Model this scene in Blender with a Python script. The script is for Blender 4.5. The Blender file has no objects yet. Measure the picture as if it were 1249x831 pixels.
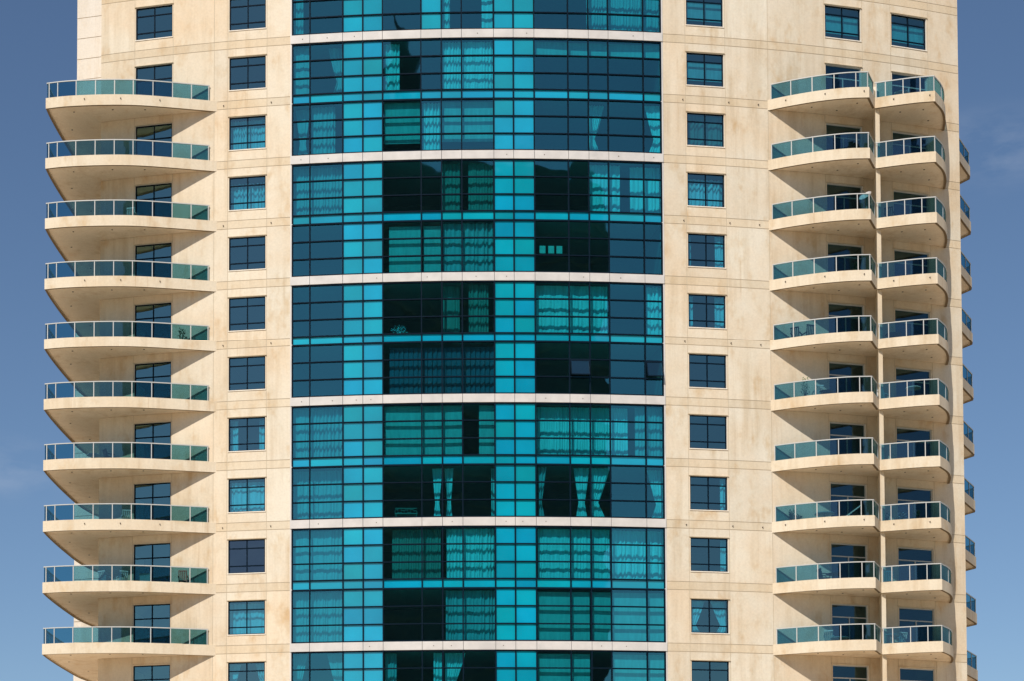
import bpy, bmesh, math, random
from mathutils import Vector, Matrix
random.seed(7)
R = math.radians
C = bpy.context.scene.collection

# ------------------------------------------------------------------ survey
# camera as measured from the photograph (pixels of a 1249 x 831 frame)
F, CX, YH = 2400.0, 400.0, 1200.0
TH = math.atan(.016 * F / 831)
CY = YH - F * math.tan(TH)
cT, sT = math.cos(TH), math.sin(TH)
EYE = 1.7                                   # camera height over the ground


def proj(X, Y, Z):
    d = Y * cT + Z * sT
    return CX + F * X / d, CY - F * (-Y * sT + Z * cT) / d


def z_at(v, Y):
    k = (CY - v) / F
    return Y * (k * cT + sT) / (cT - k * sT)


# the front of the tower is one arc in plan
RAD, AX, AY = 84.0, 9.5, 190.2
Z0 = z_at(35.7, 106.2)                      # top edge of the first white band
H = (z_at(35.7, 106.2) - z_at(783.2, 106.2)) / 10   # storey height


def zf(k):
    return Z0 - k * H


def plan(s, d=0.0):
    a = s / RAD
    return AX + (RAD + d) * math.sin(a), AY - (RAD + d) * math.cos(a)


def P(s, d, z):
    x, y = plan(s, d)
    return Vector((x, y, z + EYE))


def s_of(u, z=None):
    z = Z0 if z is None else z
    a, b = -40.0, 45.0
    for _ in range(50):
        m = (a + b) / 2
        x, y = plan(m)
        if proj(x, y, z)[0] < u:
            a = m
        else:
            b = m
    return (a + b) / 2


def s_of_x(x):
    return RAD * math.asin((x - AX) / RAD)


# ------------------------------------------------------------------ materials
def nodes_of(m):
    m.use_nodes = True
    nt = m.node_tree
    nt.nodes.clear()
    return nt, nt.nodes, nt.links


def N(nt, typ, **kw):
    n = nt.nodes.new(typ)
    for k, v in kw.items():
        if k in n.inputs:
            n.inputs[k].default_value = v
        else:
            setattr(n, k, v)
    return n


def position(nt, sx=1, sy=1, sz=1):
    g = nt.nodes.new('ShaderNodeNewGeometry')
    m = nt.nodes.new('ShaderNodeMapping')
    m.inputs['Scale'].default_value = (sx, sy, sz)
    nt.links.new(g.outputs['Position'], m.inputs['Vector'])
    return m.outputs['Vector']


def noise(nt, vec, scale, detail=4, rough=.55):
    n = nt.nodes.new('ShaderNodeTexNoise')
    n.inputs['Scale'].default_value = scale
    n.inputs['Detail'].default_value = detail
    n.inputs['Roughness'].default_value = rough
    nt.links.new(vec, n.inputs['Vector'])
    return n.outputs['Fac']


def ramp(nt, fac, stops):
    r = nt.nodes.new('ShaderNodeValToRGB')
    el = r.color_ramp.elements
    while len(el) < len(stops):
        el.new(.5)
    for e, (p, c) in zip(el, stops):
        e.position = p
        e.color = (*c, 1)
    nt.links.new(fac, r.inputs['Fac'])
    return r.outputs['Color']


def mixc(nt, a, b, fac, mode='MIX'):
    m = nt.nodes.new('ShaderNodeMix')
    m.data_type = 'RGBA'
    m.blend_type = mode
    for sock, val in ((m.inputs[0], fac), (m.inputs[6], a), (m.inputs[7], b)):
        if isinstance(val, (int, float)):
            sock.default_value = val
        elif isinstance(val, tuple):
            sock.default_value = (*val, 1)
        else:
            nt.links.new(val, sock)
    return m.outputs[2]


def stone(name, base, stain, amount=.5, tone=True):
    """rendered precast: blotches, rain streaks, fine grain, panel to panel tone"""
    m = bpy.data.materials.new(name)
    nt, ns, ln = nodes_of(m)
    out = N(nt, 'ShaderNodeOutputMaterial')
    b = N(nt, 'ShaderNodeBsdfPrincipled')
    b.inputs['Roughness'].default_value = .88
    b.inputs['Specular IOR Level'].default_value = .25
    ln.new(b.outputs[0], out.inputs[0])
    blot = ramp(nt, noise(nt, position(nt), .32, 6, .62), [(.40, (0, 0, 0)), (.68, (1, 1, 1))])
    col = mixc(nt, base, stain, mixc(nt, (0, 0, 0), blot, amount))
    streak = ramp(nt, noise(nt, position(nt, 1.6, 1.6, .10), 1.3, 5, .6), [(.34, (.85, .80, .73)), (.56, (1.02, 1.02, 1.02))])
    where = ramp(nt, noise(nt, position(nt, 1, 1, .6), .45, 3, .6), [(.42, (.15, .15, .15)), (.62, (1, 1, 1))])
    col = mixc(nt, col, streak, mixc(nt, (0, 0, 0), where, .9), 'MULTIPLY')
    runs = ramp(nt, noise(nt, position(nt, 4.5, 4.5, .16), 1.0, 4, .65), [(.60, (1, 1, 1)), (.72, (.80, .70, .58))])
    col = mixc(nt, col, runs, mixc(nt, (0, 0, 0), where, .7), 'MULTIPLY')
    patch = ramp(nt, noise(nt, position(nt, 1, 1, .55), .95, 3, .7), [(.46, (1.03, 1.03, 1.04)), (.55, (1, 1, 1)), (.74, (.84, .70, .53))])
    col = mixc(nt, col, patch, min(1, .95 * amount + .1), 'MULTIPLY')
    grain = ramp(nt, noise(nt, position(nt), 9, 3, .6), [(.3, (.93, .93, .93)), (.7, (1.05, 1.05, 1.05))])
    col = mixc(nt, col, grain, .8, 'MULTIPLY')
    if tone:
        at = N(nt, 'ShaderNodeAttribute', attribute_name='tone')
        col = mixc(nt, col, at.outputs['Color'], 1.0, 'MULTIPLY')
    ln.new(col, b.inputs['Base Color'])
    bp = N(nt, 'ShaderNodeBump')
    bp.inputs['Strength'].default_value = .25
    bp.inputs['Distance'].default_value = .02
    ln.new(noise(nt, position(nt), 14, 5, .65), bp.inputs['Height'])
    ln.new(bp.outputs[0], b.inputs['Normal'])
    return m


def plain(name, col, rough=.6, spec=.4, metal=0, var=.08, scale=6):
    m = bpy.data.materials.new(name)
    nt, ns, ln = nodes_of(m)
    out = N(nt, 'ShaderNodeOutputMaterial')
    b = N(nt, 'ShaderNodeBsdfPrincipled')
    b.inputs['Roughness'].default_value = rough
    b.inputs['Specular IOR Level'].default_value = spec
    b.inputs['Metallic'].default_value = metal
    f = ramp(nt, noise(nt, position(nt), scale, 4, .6), [(.3, (1 - var,) * 3), (.7, (1 + var,) * 3)])
    ln.new(mixc(nt, col, f, 1.0, 'MULTIPLY'), b.inputs['Base Color'])
    ln.new(b.outputs[0], out.inputs[0])
    return m


def glass(name, tint, refl, rcol=(.9, .95, 1), wave=.012, wscale=.9):
    """coated tinted glass: part mirror, part tinted see-through"""
    m = bpy.data.materials.new(name)
    nt, ns, ln = nodes_of(m)
    out = N(nt, 'ShaderNodeOutputMaterial')
    t = N(nt, 'ShaderNodeBsdfTransparent')
    t.inputs['Color'].default_value = (*tint, 1)
    g = N(nt, 'ShaderNodeBsdfGlossy')
    g.inputs['Color'].default_value = (*rcol, 1)
    g.inputs['Roughness'].default_value = .015
    mx = N(nt, 'ShaderNodeMixShader')
    mx.inputs[0].default_value = refl
    bp = N(nt, 'ShaderNodeBump')
    bp.inputs['Strength'].default_value = 1
    bp.inputs['Distance'].default_value = wave
    ln.new(noise(nt, position(nt), wscale, 1, .4), bp.inputs['Height'])
    ln.new(bp.outputs[0], g.inputs['Normal'])
    ln.new(t.outputs[0], mx.inputs[1])
    ln.new(g.outputs[0], mx.inputs[2])
    ln.new(mx.outputs[0], out.inputs[0])
    return m


def backed_glass(name, col):
    """opaque back-painted glass panel"""
    m = bpy.data.materials.new(name)
    nt, ns, ln = nodes_of(m)
    out = N(nt, 'ShaderNodeOutputMaterial')
    d = N(nt, 'ShaderNodeBsdfDiffuse')
    at = N(nt, 'ShaderNodeAttribute', attribute_name='tone')
    f = ramp(nt, noise(nt, position(nt), .5, 2, .5), [(.3, (.9, .9, .9)), (.7, (1.08, 1.08, 1.08))])
    c = mixc(nt, col, f, 1.0, 'MULTIPLY')
    ln.new(mixc(nt, c, at.outputs['Color'], 1.0, 'MULTIPLY'), d.inputs['Color'])
    g = N(nt, 'ShaderNodeBsdfGlossy')
    g.inputs['Roughness'].default_value = .05
    bp = N(nt, 'ShaderNodeBump')
    bp.inputs['Distance'].default_value = .01
    ln.new(noise(nt, position(nt), .9, 1, .4), bp.inputs['Height'])
    ln.new(bp.outputs[0], g.inputs['Normal'])
    mx = N(nt, 'ShaderNodeMixShader')
    mx.inputs[0].default_value = .13
    ln.new(d.outputs[0], mx.inputs[1])
    ln.new(g.outputs[0], mx.inputs[2])
    ln.new(mx.outputs[0], out.inputs[0])
    return m


def cloth(name, col, trans=.35):
    m = bpy.data.materials.new(name)
    nt, ns, ln = nodes_of(m)
    out = N(nt, 'ShaderNodeOutputMaterial')
    d = N(nt, 'ShaderNodeBsdfDiffuse')
    t = N(nt, 'ShaderNodeBsdfTranslucent')
    f = ramp(nt, noise(nt, position(nt, 1, 1, .15), 7, 3, .6), [(.3, (.82, .82, .82)), (.7, (1.05, 1.05, 1.05))])
    c = mixc(nt, col, f, 1.0, 'MULTIPLY')
    ln.new(c, d.inputs['Color'])
    ln.new(c, t.inputs['Color'])
    mx = N(nt, 'ShaderNodeMixShader')
    mx.inputs[0].default_value = trans
    ln.new(d.outputs[0], mx.inputs[1])
    ln.new(t.outputs[0], mx.inputs[2])
    ln.new(mx.outputs[0], out.inputs[0])
    return m


M = dict(
    wall=stone('beige_precast', (.705, .63, .505), (.67, .525, .36), .72),
    band=stone('beige_band', (.67, .575, .435), (.62, .48, .31), .55),
    pale=stone('pale_precast', (.80, .68, .53), (.74, .60, .44), .3),
    fascia=stone('beige_fascia', (.72, .63, .49), (.66, .52, .35), .6, False),
    soffit=stone('soffit_paint', (.84, .715, .565), (.76, .62, .46), .4, False),
    white_wall=stone('cream_render', (.70, .64, .56), (.66, .59, .49), .25, False),
    reveal=plain('pale_reveal', (.80, .74, .65), .8, .2),
    white_metal=plain('white_metal', (.60, .575, .555), .5, .4, 0, .10, 1.2),
    rail=plain('white_rail', (.52, .53, .52), .35, .5, 0, .03),
    navy=plain('navy_mullion', (.002, .010, .022), .6, .06, 0, .1),
    joint=plain('dark_joint', (.49, .40, .285), .9, .1),
    seam=plain('panel_seam', (.56, .48, .36), .9, .1),
    dark=plain('dark_spot', (.13, .10, .075), .8, .2),
    glass=glass('tinted_glass', (.12, .77, .88), .23, (.36, 1.0, .98), .003, .8),
    window_glass=glass('window_glass', (.18, .70, .85), .25, (.62, .98, .93), .003, .9),
    door_glass=glass('door_glass', (.12, .45, .55), .11, (.5, .85, 1.0), .003, .9),
    grey_glass=glass('grey_glass', (.20, .20, .22), .16, (.9, .95, 1), .012, .9),
    rail_glass=glass('railing_glass', (.37, .61, .67), .08, (.8, .95, 1.0), .004, 1.2),
    opaque=backed_glass('turquoise_panel', (.002, .32, .47)),
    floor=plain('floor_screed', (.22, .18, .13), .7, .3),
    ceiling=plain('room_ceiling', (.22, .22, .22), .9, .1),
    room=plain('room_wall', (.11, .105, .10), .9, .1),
    sheer=cloth('sheer_cloth', (.92, .92, .90), .22),
    voile=cloth('grey_voile', (.62, .64, .64), .35),
    drape=cloth('green_drape', (.22, .30, .25), .15),
    black_drape=cloth('black_drape', (.13, .125, .17), .05),
    blind=cloth('roller_cloth', (.55, .60, .56), .25),
    plastic=plain('white_plastic', (.75, .74, .70), .45, .4, 0, .03),
    dark_plastic=plain('dark_rattan', (.05, .045, .04), .6, .3),
    teal_cloth=plain('teal_fabric', (.10, .30, .30), .8, .2),
    leaf=plain('leaf_green', (.05, .11, .03), .6, .3, 0, .4, 30),
    petal=plain('white_petal', (.75, .72, .74), .7, .2),
    pot=plain('terracotta', (.35, .16, .09), .8, .2),
    iron=plain('verdigris_iron', (.10, .20, .16), .6, .3),
    paper=plain('pale_paper', (.48, .50, .42), .9, .1),
    ground=plain('pale_paving', (.62, .50, .35), .9, .2, 0, .15, .3),
    drip=plain('dark_drip_edge', (.20, .145, .09), .9, .1),  # darker brown, used on the bottom face of the balcony fascia
    far=plain('dark_cladding', (.055, .058, .065), .5, .4, 0, .2, .2),
)


# ------------------------------------------------------------------ mesh kit
class MB:
    def __init__(self):
        self.v, self.f, self.mi, self.tone = [], [], [], []

    def face(self, pts, mi=0, tone=(1, 1, 1)):
        i = len(self.v)
        self.v += [tuple(p) for p in pts]
        self.f.append(tuple(range(i, i + len(pts))))
        self.mi.append(mi)
        self.tone.append(tone)

    def hexa(self, q, mi=0, tone=(1, 1, 1)):
        """q: 4 bottom points, 4 top points, both counter-clockwise from above"""
        a, b, c, d, e, f, g, h = q
        for pts in ((d, c, b, a), (e, f, g, h), (a, b, f, e), (b, c, g, f), (c, d, h, g), (d, a, e, h)):
            self.face(pts, mi, tone)

    def grid(self, rows, mi=0, tone=(1, 1, 1)):
        """sheet with shared vertices: rows of points"""
        base, w = len(self.v), len(rows[0])
        for r in rows:
            self.v += [tuple(p) for p in r]
        for j in range(len(rows) - 1):
            for i in range(w - 1):
                a = base + j * w + i
                self.f.append((a, a + 1, a + w + 1, a + w))
                self.mi.append(mi)
                self.tone.append(tone)

    def light(self, s0, s1, d, z0, z1, tilt, bulge, tone=(1, 1, 1), n=6):
        """one sheet of glass, very slightly tilted and pillowed as sealed units are"""
        c = [random.uniform(-tilt, tilt) for _ in range(4)]
        h = random.uniform(-1, 1) * bulge
        rows = []
        for j in range(n + 1):
            v = j / n
            r = []
            for i in range(n + 1):
                u = i / n
                o = (c[0] * (1 - u) + c[1] * u) * (1 - v) + (c[2] * (1 - u) + c[3] * u) * v
                o += h * 16 * u * (1 - u) * v * (1 - v)
                r.append(P(s0, d + o, 0).lerp(P(s1, d + o, 0), u) + Vector((0, 0, z0 + (z1 - z0) * v)))
            rows.append(r)
        self.grid(rows, 0, tone)

    def fbox(self, s0, s1, d0, d1, z0, z1, mi=0, tone=(1, 1, 1)):
        """box in facade coordinates (d outward)"""
        self.hexa([P(s0, d1, z0), P(s1, d1, z0), P(s1, d0, z0), P(s0, d0, z0),
                   P(s0, d1, z1), P(s1, d1, z1), P(s1, d0, z1), P(s0, d0, z1)], mi, tone)

    def box(self, c, sx, sy, sz, rot=None, mi=0):
        pts = []
        for z in (-1, 1):
            for x, y in ((-1, -1), (1, -1), (1, 1), (-1, 1)):
                p = Vector((x * sx / 2, y * sy / 2, z * sz / 2))
                if rot:
                    p = rot @ p
                pts.append(Vector(c) + p)
        self.hexa(pts, mi)

    def bar(self, a, b, w, mi=0, h=None):
        a, b = Vector(a), Vector(b)
        t = (b - a).normalized()
        up = Vector((0, 0, 1)) if abs(t.z) < .95 else Vector((0, 1, 0))
        r = t.cross(up).normalized() * (w / 2)
        q = t.cross(r).normalized() * ((h or w) / 2)
        self.hexa([a - r - q, a + r - q, b + r - q, b - r - q, a - r + q, a + r + q, b + r + q, b - r + q], mi)

    def prism(self, poly, z0, z1, mi=0, mi_bot=None, mi_top=None):
        """poly: list of (x, y) counter-clockwise from above"""
        n = len(poly)
        bot = [Vector((x, y, z0)) for x, y in poly]
        top = [Vector((x, y, z1)) for x, y in poly]
        self.face(bot[::-1], mi if mi_bot is None else mi_bot)
        self.face(top, mi if mi_top is None else mi_top)
        for i in range(n):
            j = (i + 1) % n
            self.face([bot[i], bot[j], top[j], top[i]], mi)

    def tube(self, c, r0, r1, h, n=14, mi=0, axis=None):
        ax = Vector(axis or (0, 0, 1)).normalized()
        u = ax.orthogonal().normalized()
        w = ax.cross(u)
        c = Vector(c)
        lo = [c + (u * math.cos(2 * math.pi * i / n) + w * math.sin(2 * math.pi * i / n)) * r0 for i in range(n)]
        hi = [c + ax * h + (u * math.cos(2 * math.pi * i / n) + w * math.sin(2 * math.pi * i / n)) * r1 for i in range(n)]
        self.face(lo[::-1], mi)
        self.face(hi, mi)
        for i in range(n):
            j = (i + 1) % n
            self.face([lo[i], lo[j], hi[j], hi[i]], mi)

    def build(self, name, mats, parent=None, smooth=False, weld=False):
        me = bpy.data.meshes.new(name)
        vs = [Vector(p) for p in self.v]
        org = Vector((0, 0, 0))
        if vs:
            lo = [min(p[i] for p in vs) for i in range(3)]
            hi = [max(p[i] for p in vs) for i in range(3)]
            org = Vector(((lo[0] + hi[0]) / 2, (lo[1] + hi[1]) / 2, lo[2]))
        me.from_pydata([tuple(p - org) for p in vs], [], self.f)
        for m in mats if isinstance(mats, (list, tuple)) else [mats]:
            me.materials.append(m)
        me.polygons.foreach_set('material_index', self.mi)
        at = me.attributes.new('tone', 'FLOAT_COLOR', 'CORNER')
        buf = []
        for f, t in zip(self.f, self.tone):
            buf += [*t, 1.0] * len(f)
        at.data.foreach_set('color', buf)
        if weld:
            bm = bmesh.new()
            bm.from_mesh(me)
            bmesh.ops.remove_doubles(bm, verts=bm.verts, dist=.0008)
            bm.to_mesh(me)
            bm.free()
        if smooth:
            me.polygons.foreach_set('use_smooth', [True] * len(me.polygons))
        me.update()
        o = bpy.data.objects.new(name, me)
        C.objects.link(o)
        o.location = org
        if parent:
            adopt(o, parent)
        return o


WORLD = {}


def adopt(o, parent):
    o.parent = parent
    base = Vector((0, 0, 0))
    p = parent
    while p:
        base += Vector(p.location)
        p = p.parent
    o.location = Vector(o.location) - base      # parents carry no rotation


def empty(name, loc):
    o = bpy.data.objects.new(name, None)
    o.empty_display_size = .3
    C.objects.link(o)
    o.location = loc
    return o


def tag(o, label, cat, group=None):
    o['label'] = label
    o['category'] = cat
    if group:
        o['group'] = group
    return o


def copy_tree(o, parent, dz=0.0):
    c = o.copy()
    C.objects.link(c)
    c.parent = parent
    c.location = Vector(o.location) + Vector((0, 0, dz))
    for ch in [x for x in o.children]:
        copy_tree(ch, c)
    return c


# ------------------------------------------------------------------ the tower
tower = empty('apartment_tower', (AX, AY - RAD, 0))
tag(tower, 'tall beige apartment tower with turquoise glazed centre and curved balconies', 'building')

KTOP, KBOT = -2, 11                          # storeys built in full
ZTOP, ZBASE = zf(KTOP) + .9, zf(KBOT + 1)

sL0 = s_of(123.6)                            # left corner of the front
sCW0, sCW1 = s_of(354.6), s_of(807.6)        # glazed centre
sR1 = s_of(1168.5)                           # right corner
WIN = {'w280': (s_of(279.8), s_of(324.2)), 'w860': (s_of(837.0), s_of(882.2)),
       'd187': (s_of(165.6), s_of(210.2)), 'dA': (s_of(1006.6), s_of(1050.0)), 'dB': (s_of(1087.6), s_of(1130.2))}
WTOP, WBOT = -.93, .60                       # window head under zf(k), sill over zf(k+1)
DTOP, DBOT = -.93, -.16


def zlevels():
    """(z, kind) cells from the top down; kind: n normal, g groove, b band"""
    zs = [(ZTOP, None)]
    for k in range(KTOP, KBOT + 2):
        z = zf(k)
        zs += [z + .018, z - .018, z - .433, z - .469]
    return zs


GROOVE, RECESS = -.012, -.26


def wall_mesh(name, sa, sb, columns, joints, coltone):
    """precast skin with recessed joints and true openings.
    columns: list of (s0, s1, fn(k) -> (z0, z1) or None)"""
    ss = {sa, sb}
    for s0, s1, fn in columns:
        ss |= {s0, s1}
    for j in joints:
        ss |= {j - .016, j + .016}
    base = sorted(ss)
    fine = [base[0]]
    for b in base[1:]:
        n = max(1, int(math.ceil((b - fine[-1]) / 1.4)))
        a = fine[-1]
        fine += [a + (b - a) * i / n for i in range(1, n + 1)]
    S = fine
    zz = {ZTOP, ZBASE}
    for k in range(KTOP, KBOT + 2):
        z = zf(k)
        zz |= {z + .018, z - .018, z - .433, z - .469}
    holes = []
    for s0, s1, fn in columns:
        for k in range(KTOP, KBOT + 1):
            r = fn(k)
            if r:
                holes.append((s0, s1, *r))
                zz |= set(r)
    # snap nearly equal levels
    Z = []
    for z in sorted(zz):
        if z < ZBASE - 1e-6:
            continue
        if Z and z - Z[-1] < 1e-4:
            continue
        Z.append(z)
    jset = [j for j in joints]

    def cell(sm, zm):
        for s0, s1, z0, z1 in holes:
            if s0 < sm < s1 and z0 < zm < z1:
                return (RECESS, None)
        k = math.floor((Z0 - zm + .018) / H)
        t = (zf(k) - zm)
        if -.018 <= t <= .018 or .433 <= t <= .469:
            return (GROOVE, 2)
        for j in jset:
            if abs(sm - j) < .016:
                return (GROOVE, 4)
        return (0.0, 1 if .018 < t < .433 else 0)
    edges = sorted([sa, sb] + jset)
    tones = {}

    def tone(sm, zm):
        p = sum(1 for e in edges if e < sm)
        k = math.floor((Z0 - zm + .018) / H)
        key = (p, k, (zf(k) - zm) < .45)
        if key not in tones:
            a = random.uniform(.965, 1.03) * coltone[min(p, len(coltone)) - 1][0]
            w = random.uniform(-.014, .014) + coltone[min(p, len(coltone)) - 1][1]
            tones[key] = (a + w, a, a - 1.2 * w)
        return tones[key]
    g = {}
    nS, nZ = len(S) - 1, len(Z) - 1
    for i in range(nS):
        for j in range(nZ):
            g[i, j] = cell((S[i] + S[i + 1]) / 2, (Z[j] + Z[j + 1]) / 2)
    mb = MB()
    for i in range(nS):
        for j in range(nZ):
            d, mi = g[i, j]
            t = tone((S[i] + S[i + 1]) / 2, (Z[j] + Z[j + 1]) / 2)
            if mi is not None:
                mb.face([P(S[i], d, Z[j]), P(S[i + 1], d, Z[j]), P(S[i + 1], d, Z[j + 1]), P(S[i], d, Z[j + 1])], mi, t)
            for (i2, j2) in ((i + 1, j), (i, j + 1)):
                d2 = g.get((i2, j2), (RECESS, 0))[0]
                if abs(d2 - d) < 1e-6:
                    continue
                lo, hi = min(d, d2), max(d, d2)
                m = 3 if lo < -.1 else 2
                if i2 > i:
                    s = S[i2]
                    q = [P(s, lo, Z[j]), P(s, hi, Z[j]), P(s, hi, Z[j + 1]), P(s, lo, Z[j + 1])]
                    if d2 > d:
                        q = q[::-1]
                    q = q[::-1]
                else:
                    z = Z[j2]
                    q = [P(S[i], hi, z), P(S[i + 1], hi, z), P(S[i + 1], lo, z), P(S[i], lo, z)]
                    if d2 > d:
                        q = q[::-1]
                mb.face(q, m)
    for s, flip in ((S[0], True), (S[-1], False)):
        for j in range(nZ):
            q = [P(s, 0, Z[j]), P(s, RECESS, Z[j]), P(s, RECESS, Z[j + 1]), P(s, 0, Z[j + 1])]
            mb.face(q[::-1] if flip else q, 3)
    return mb.build(name, [M['wall'], M['band'], M['joint'], M['reveal'], M['seam']], tower)


def win_hole(k):
    return (zf(k + 1) + WBOT, zf(k) + WTOP)


def door_hole(k):
    if k < 0:
        return win_hole(k)
    return (zf(k + 1) + DBOT, zf(k) + DTOP)


jl = [s_of(164.6), s_of(211.3), s_of(261.5), s_of(278.2), s_of(325.8)]
jr = [s_of(835.4), s_of(884.0), s_of(936.0), s_of(1005.0), s_of(1051.6), s_of(1086), s_of(1131.8)]
wl = wall_mesh('wall', sL0, sCW0, [(*WIN['d187'], door_hole), (*WIN['w280'], win_hole)], jl, [(.96, .02), (.97, .02), (.97, .02), (.98, .02), (1.03, .0), (1.04, -.005)])
wr = wall_mesh('wall', sCW1, sR1, [(*WIN['w860'], win_hole), (*WIN['dA'], door_hole), (*WIN['dB'], door_hole)], jr, [(.98, .0), (1.0, .0), (1.02, -.015), (.96, .01), (.97, .01), (.97, .01), (.97, .012), (.97, .01)])
wl['label'] = 'beige stained front wall left of the glazing'
wr['label'] = 'beige front wall right of the glazing'

# pale jambs where the stone meets the glazing
mb = MB()
mb.fbox(sCW0 - .02, sCW0 + .10, -.3, .03, ZBASE, ZTOP - .05)
mb.build('edge_trim', M['white_metal'], tower)
mb = MB()
mb.fbox(sCW1 - .10, sCW1 + .02, -.3, .03, ZBASE, ZTOP - .05)
mb.build('edge_trim', M['white_metal'], tower)

# carcass: slabs, partitions, back wall
sE0, sE1 = sL0 + .35, sR1 - .35


def arc_box(mb, s0, s1, d0, d1, z0, z1, mi=0, mib=None, step=2.0):
    n = max(1, int(math.ceil((s1 - s0) / step)))
    for i in range(n):
        a, b = s0 + (s1 - s0) * i / n, s0 + (s1 - s0) * (i + 1) / n
        q = [P(a, d1, z0), P(b, d1, z0), P(b, d0, z0), P(a, d0, z0), P(a, d1, z1), P(b, d1, z1), P(b, d0, z1), P(a, d0, z1)]
        A, B, Cc, D, E_, F_, G, Hh = q
        mb.face((D, Cc, B, A), mi if mib is None else mib)
        mb.face((E_, F_, G, Hh), mi)
        mb.face((A, B, F_, E_), mi)
        mb.face((Cc, D, Hh, G), mi)
        if i == 0:
            mb.face((D, A, E_, Hh), mi)
        if i == n - 1:
            mb.face((B, Cc, G, F_), mi)


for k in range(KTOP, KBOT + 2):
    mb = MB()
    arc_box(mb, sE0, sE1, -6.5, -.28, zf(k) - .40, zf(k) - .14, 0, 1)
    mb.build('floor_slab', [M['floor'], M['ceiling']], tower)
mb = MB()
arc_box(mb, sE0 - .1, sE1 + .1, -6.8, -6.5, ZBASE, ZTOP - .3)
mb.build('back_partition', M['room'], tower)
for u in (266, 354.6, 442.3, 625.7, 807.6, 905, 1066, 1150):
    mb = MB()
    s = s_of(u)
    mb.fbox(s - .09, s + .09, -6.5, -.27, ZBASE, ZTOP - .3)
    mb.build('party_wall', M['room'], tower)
mb = MB()
arc_box(mb, sL0, sR1, -7, -.02, ZTOP, ZTOP + .25)
mb.build('roof', M['fascia'], tower)

# flanks, set-back wall and rear
xl, yl = plan(sL0)
xr, yr = plan(sR1)


def wall_box(name, a, b, t, mat, z0=ZBASE, z1=ZTOP, joints=None):
    """vertical slab along a-b, thickness t to the left of a->b"""
    a, b = Vector((*a, 0)), Vector((*b, 0))
    n = Vector((-(b - a).y, (b - a).x, 0)).normalized() * t
    mb = MB()
    zs = [z0] + list(joints or []) + [z1]
    for za, zb in zip(zs[:-1], zs[1:]):
        g = .02 if joints else 0
        lo, hi = za + g, zb - g
        mb.prism([(p.x, p.y) for p in (a, b, b + n, a + n)], lo + EYE, hi + EYE)
    if joints:
        e = n * .12
        mb.prism([(p.x, p.y) for p in (a + e, b + e, b + n * .95, a + n * .95)], z0 + EYE, z1 + EYE, 1)
        return mb.build(name, [mat, M['joint']], tower)
    return mb.build(name, mat, tower)


wall_box('flank_wall', (xl + .001, yl + .02), (xl + .001, 118.75), -.3, M['fascia'])
sb = wall_box('setback_wall', (-15.52, 119.25), (xl + .35, 118.45), .35, M['white_wall'], joints=[Z0 - H * .382 * i + 9.5 * H * .382 for i in range(-12, 40) if ZBASE + .2 < Z0 - H * .382 * i + 9.5 * H * .382 < ZTOP + 8.8][::-1], z1=ZTOP + 9)
sb['label'] = 'bright cream wall set back at the left'
wall_box('flank_wall', (-15.52, 134), (-15.52, 119.27), .3, M['fascia'], z1=ZTOP + 9)
wall_box('rear_wall', (xl + .30, 118.5), (xl + .30, 133.6), .3, M['fascia'], ZTOP + .26, ZTOP + 9)
wall_box('flank_wall', (xr - .001, yr + .02), (xr + .3, 134), .3, M['fascia'])
wall_box('rear_wall', (xr + .3, 134), (-15.52, 134), .3, M['fascia'])
# lower storeys down to the street
mb = MB()
pts = [plan(sL0 + (sR1 - sL0) * i / 40, -.04) for i in range(41)] + [(xr, 134), (-15.5, 134), (-15.5, 119.3), (xl, 118.5)]
mb.prism(pts, 0, ZBASE + EYE)
mb.build('podium', M['fascia'], tower)


# ------------------------------------------------------------------ windows in the stone
def make_window(name, s0, s1, z0, z1, frame_mat, glass_mat, rows, cols=(.5,), fw=.055, extra=None):
    """frame mesh with one pane mesh under it"""
    mb = MB()
    a, b = -.17, -.09
    e = .004
    mb.fbox(s0 + e, s0 + fw, a, b, z0 + e, z1 - e)
    mb.fbox(s1 - fw, s1 - e, a, b, z0 + e, z1 - e)
    mb.fbox(s0 + fw, s1 - fw, a, b, z1 - fw, z1 - e)
    mb.fbox(s0 + fw, s1 - fw, a, b, z0 + e, z0 + fw)
    W, Hh = s1 - s0, z1 - z0
    zc = [z0 + fw] + sorted(z1 - r * Hh for r in rows) + [z1 - fw]
    for r in rows:
        z = z1 - r * Hh
        mb.fbox(s0 + fw, s1 - fw, a + .005, b - .004, z - .03, z + .03)
    lim = z1 - fw if not extra else z1 - rows[0] * Hh - .03
    for c in cols:
        s = s0 + c * W
        mb.fbox(s - .028, s + .028, a + .01, b + .004, z0 + fw, lim)
    f = mb.build(name, frame_mat, tower)
    gb = MB()
    sc = [s0 + fw] + [s0 + c * W for c in cols] + [s1 - fw]
    for i in range(len(sc) - 1):
        for j in range(len(zc) - 1):
            q = [P(sc[i + p], -.13 + random.uniform(-.003, .003), zc[j + r]) for p, r in ((0, 0), (1, 0), (1, 1), (0, 1))]
            gb.face(q)
    gb.build('pane', glass_mat, f)
    hb = MB()
    hb.fbox(s0 - .07, s1 + .07, .003, .06, z1 + .01, z1 + .05)
    hb.build('head', M['band'], f)
    if name == 'window':
        hb = MB()
        hb.fbox(s0 - .03, s1 + .03, -.1, .04, z0 - .05, z0 - .002)
        hb.build('sill', M['reveal'], f)
    return f


def window_column(key, ks, name='window', frame='navy', gl='window_glass', rows=(.26, .78), hole=win_hole, special=None, extra=None):
    s0, s1 = WIN[key]
    for k in ks:
        z0, z1 = hole(k)
        g = (special or {}).get(k, gl)
        w = make_window(name, s0, s1, z0, z1, M[frame], M[g], rows, extra=extra)
        if special and k in special:
            w['label'] = 'window with dark grey untinted panes'


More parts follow.
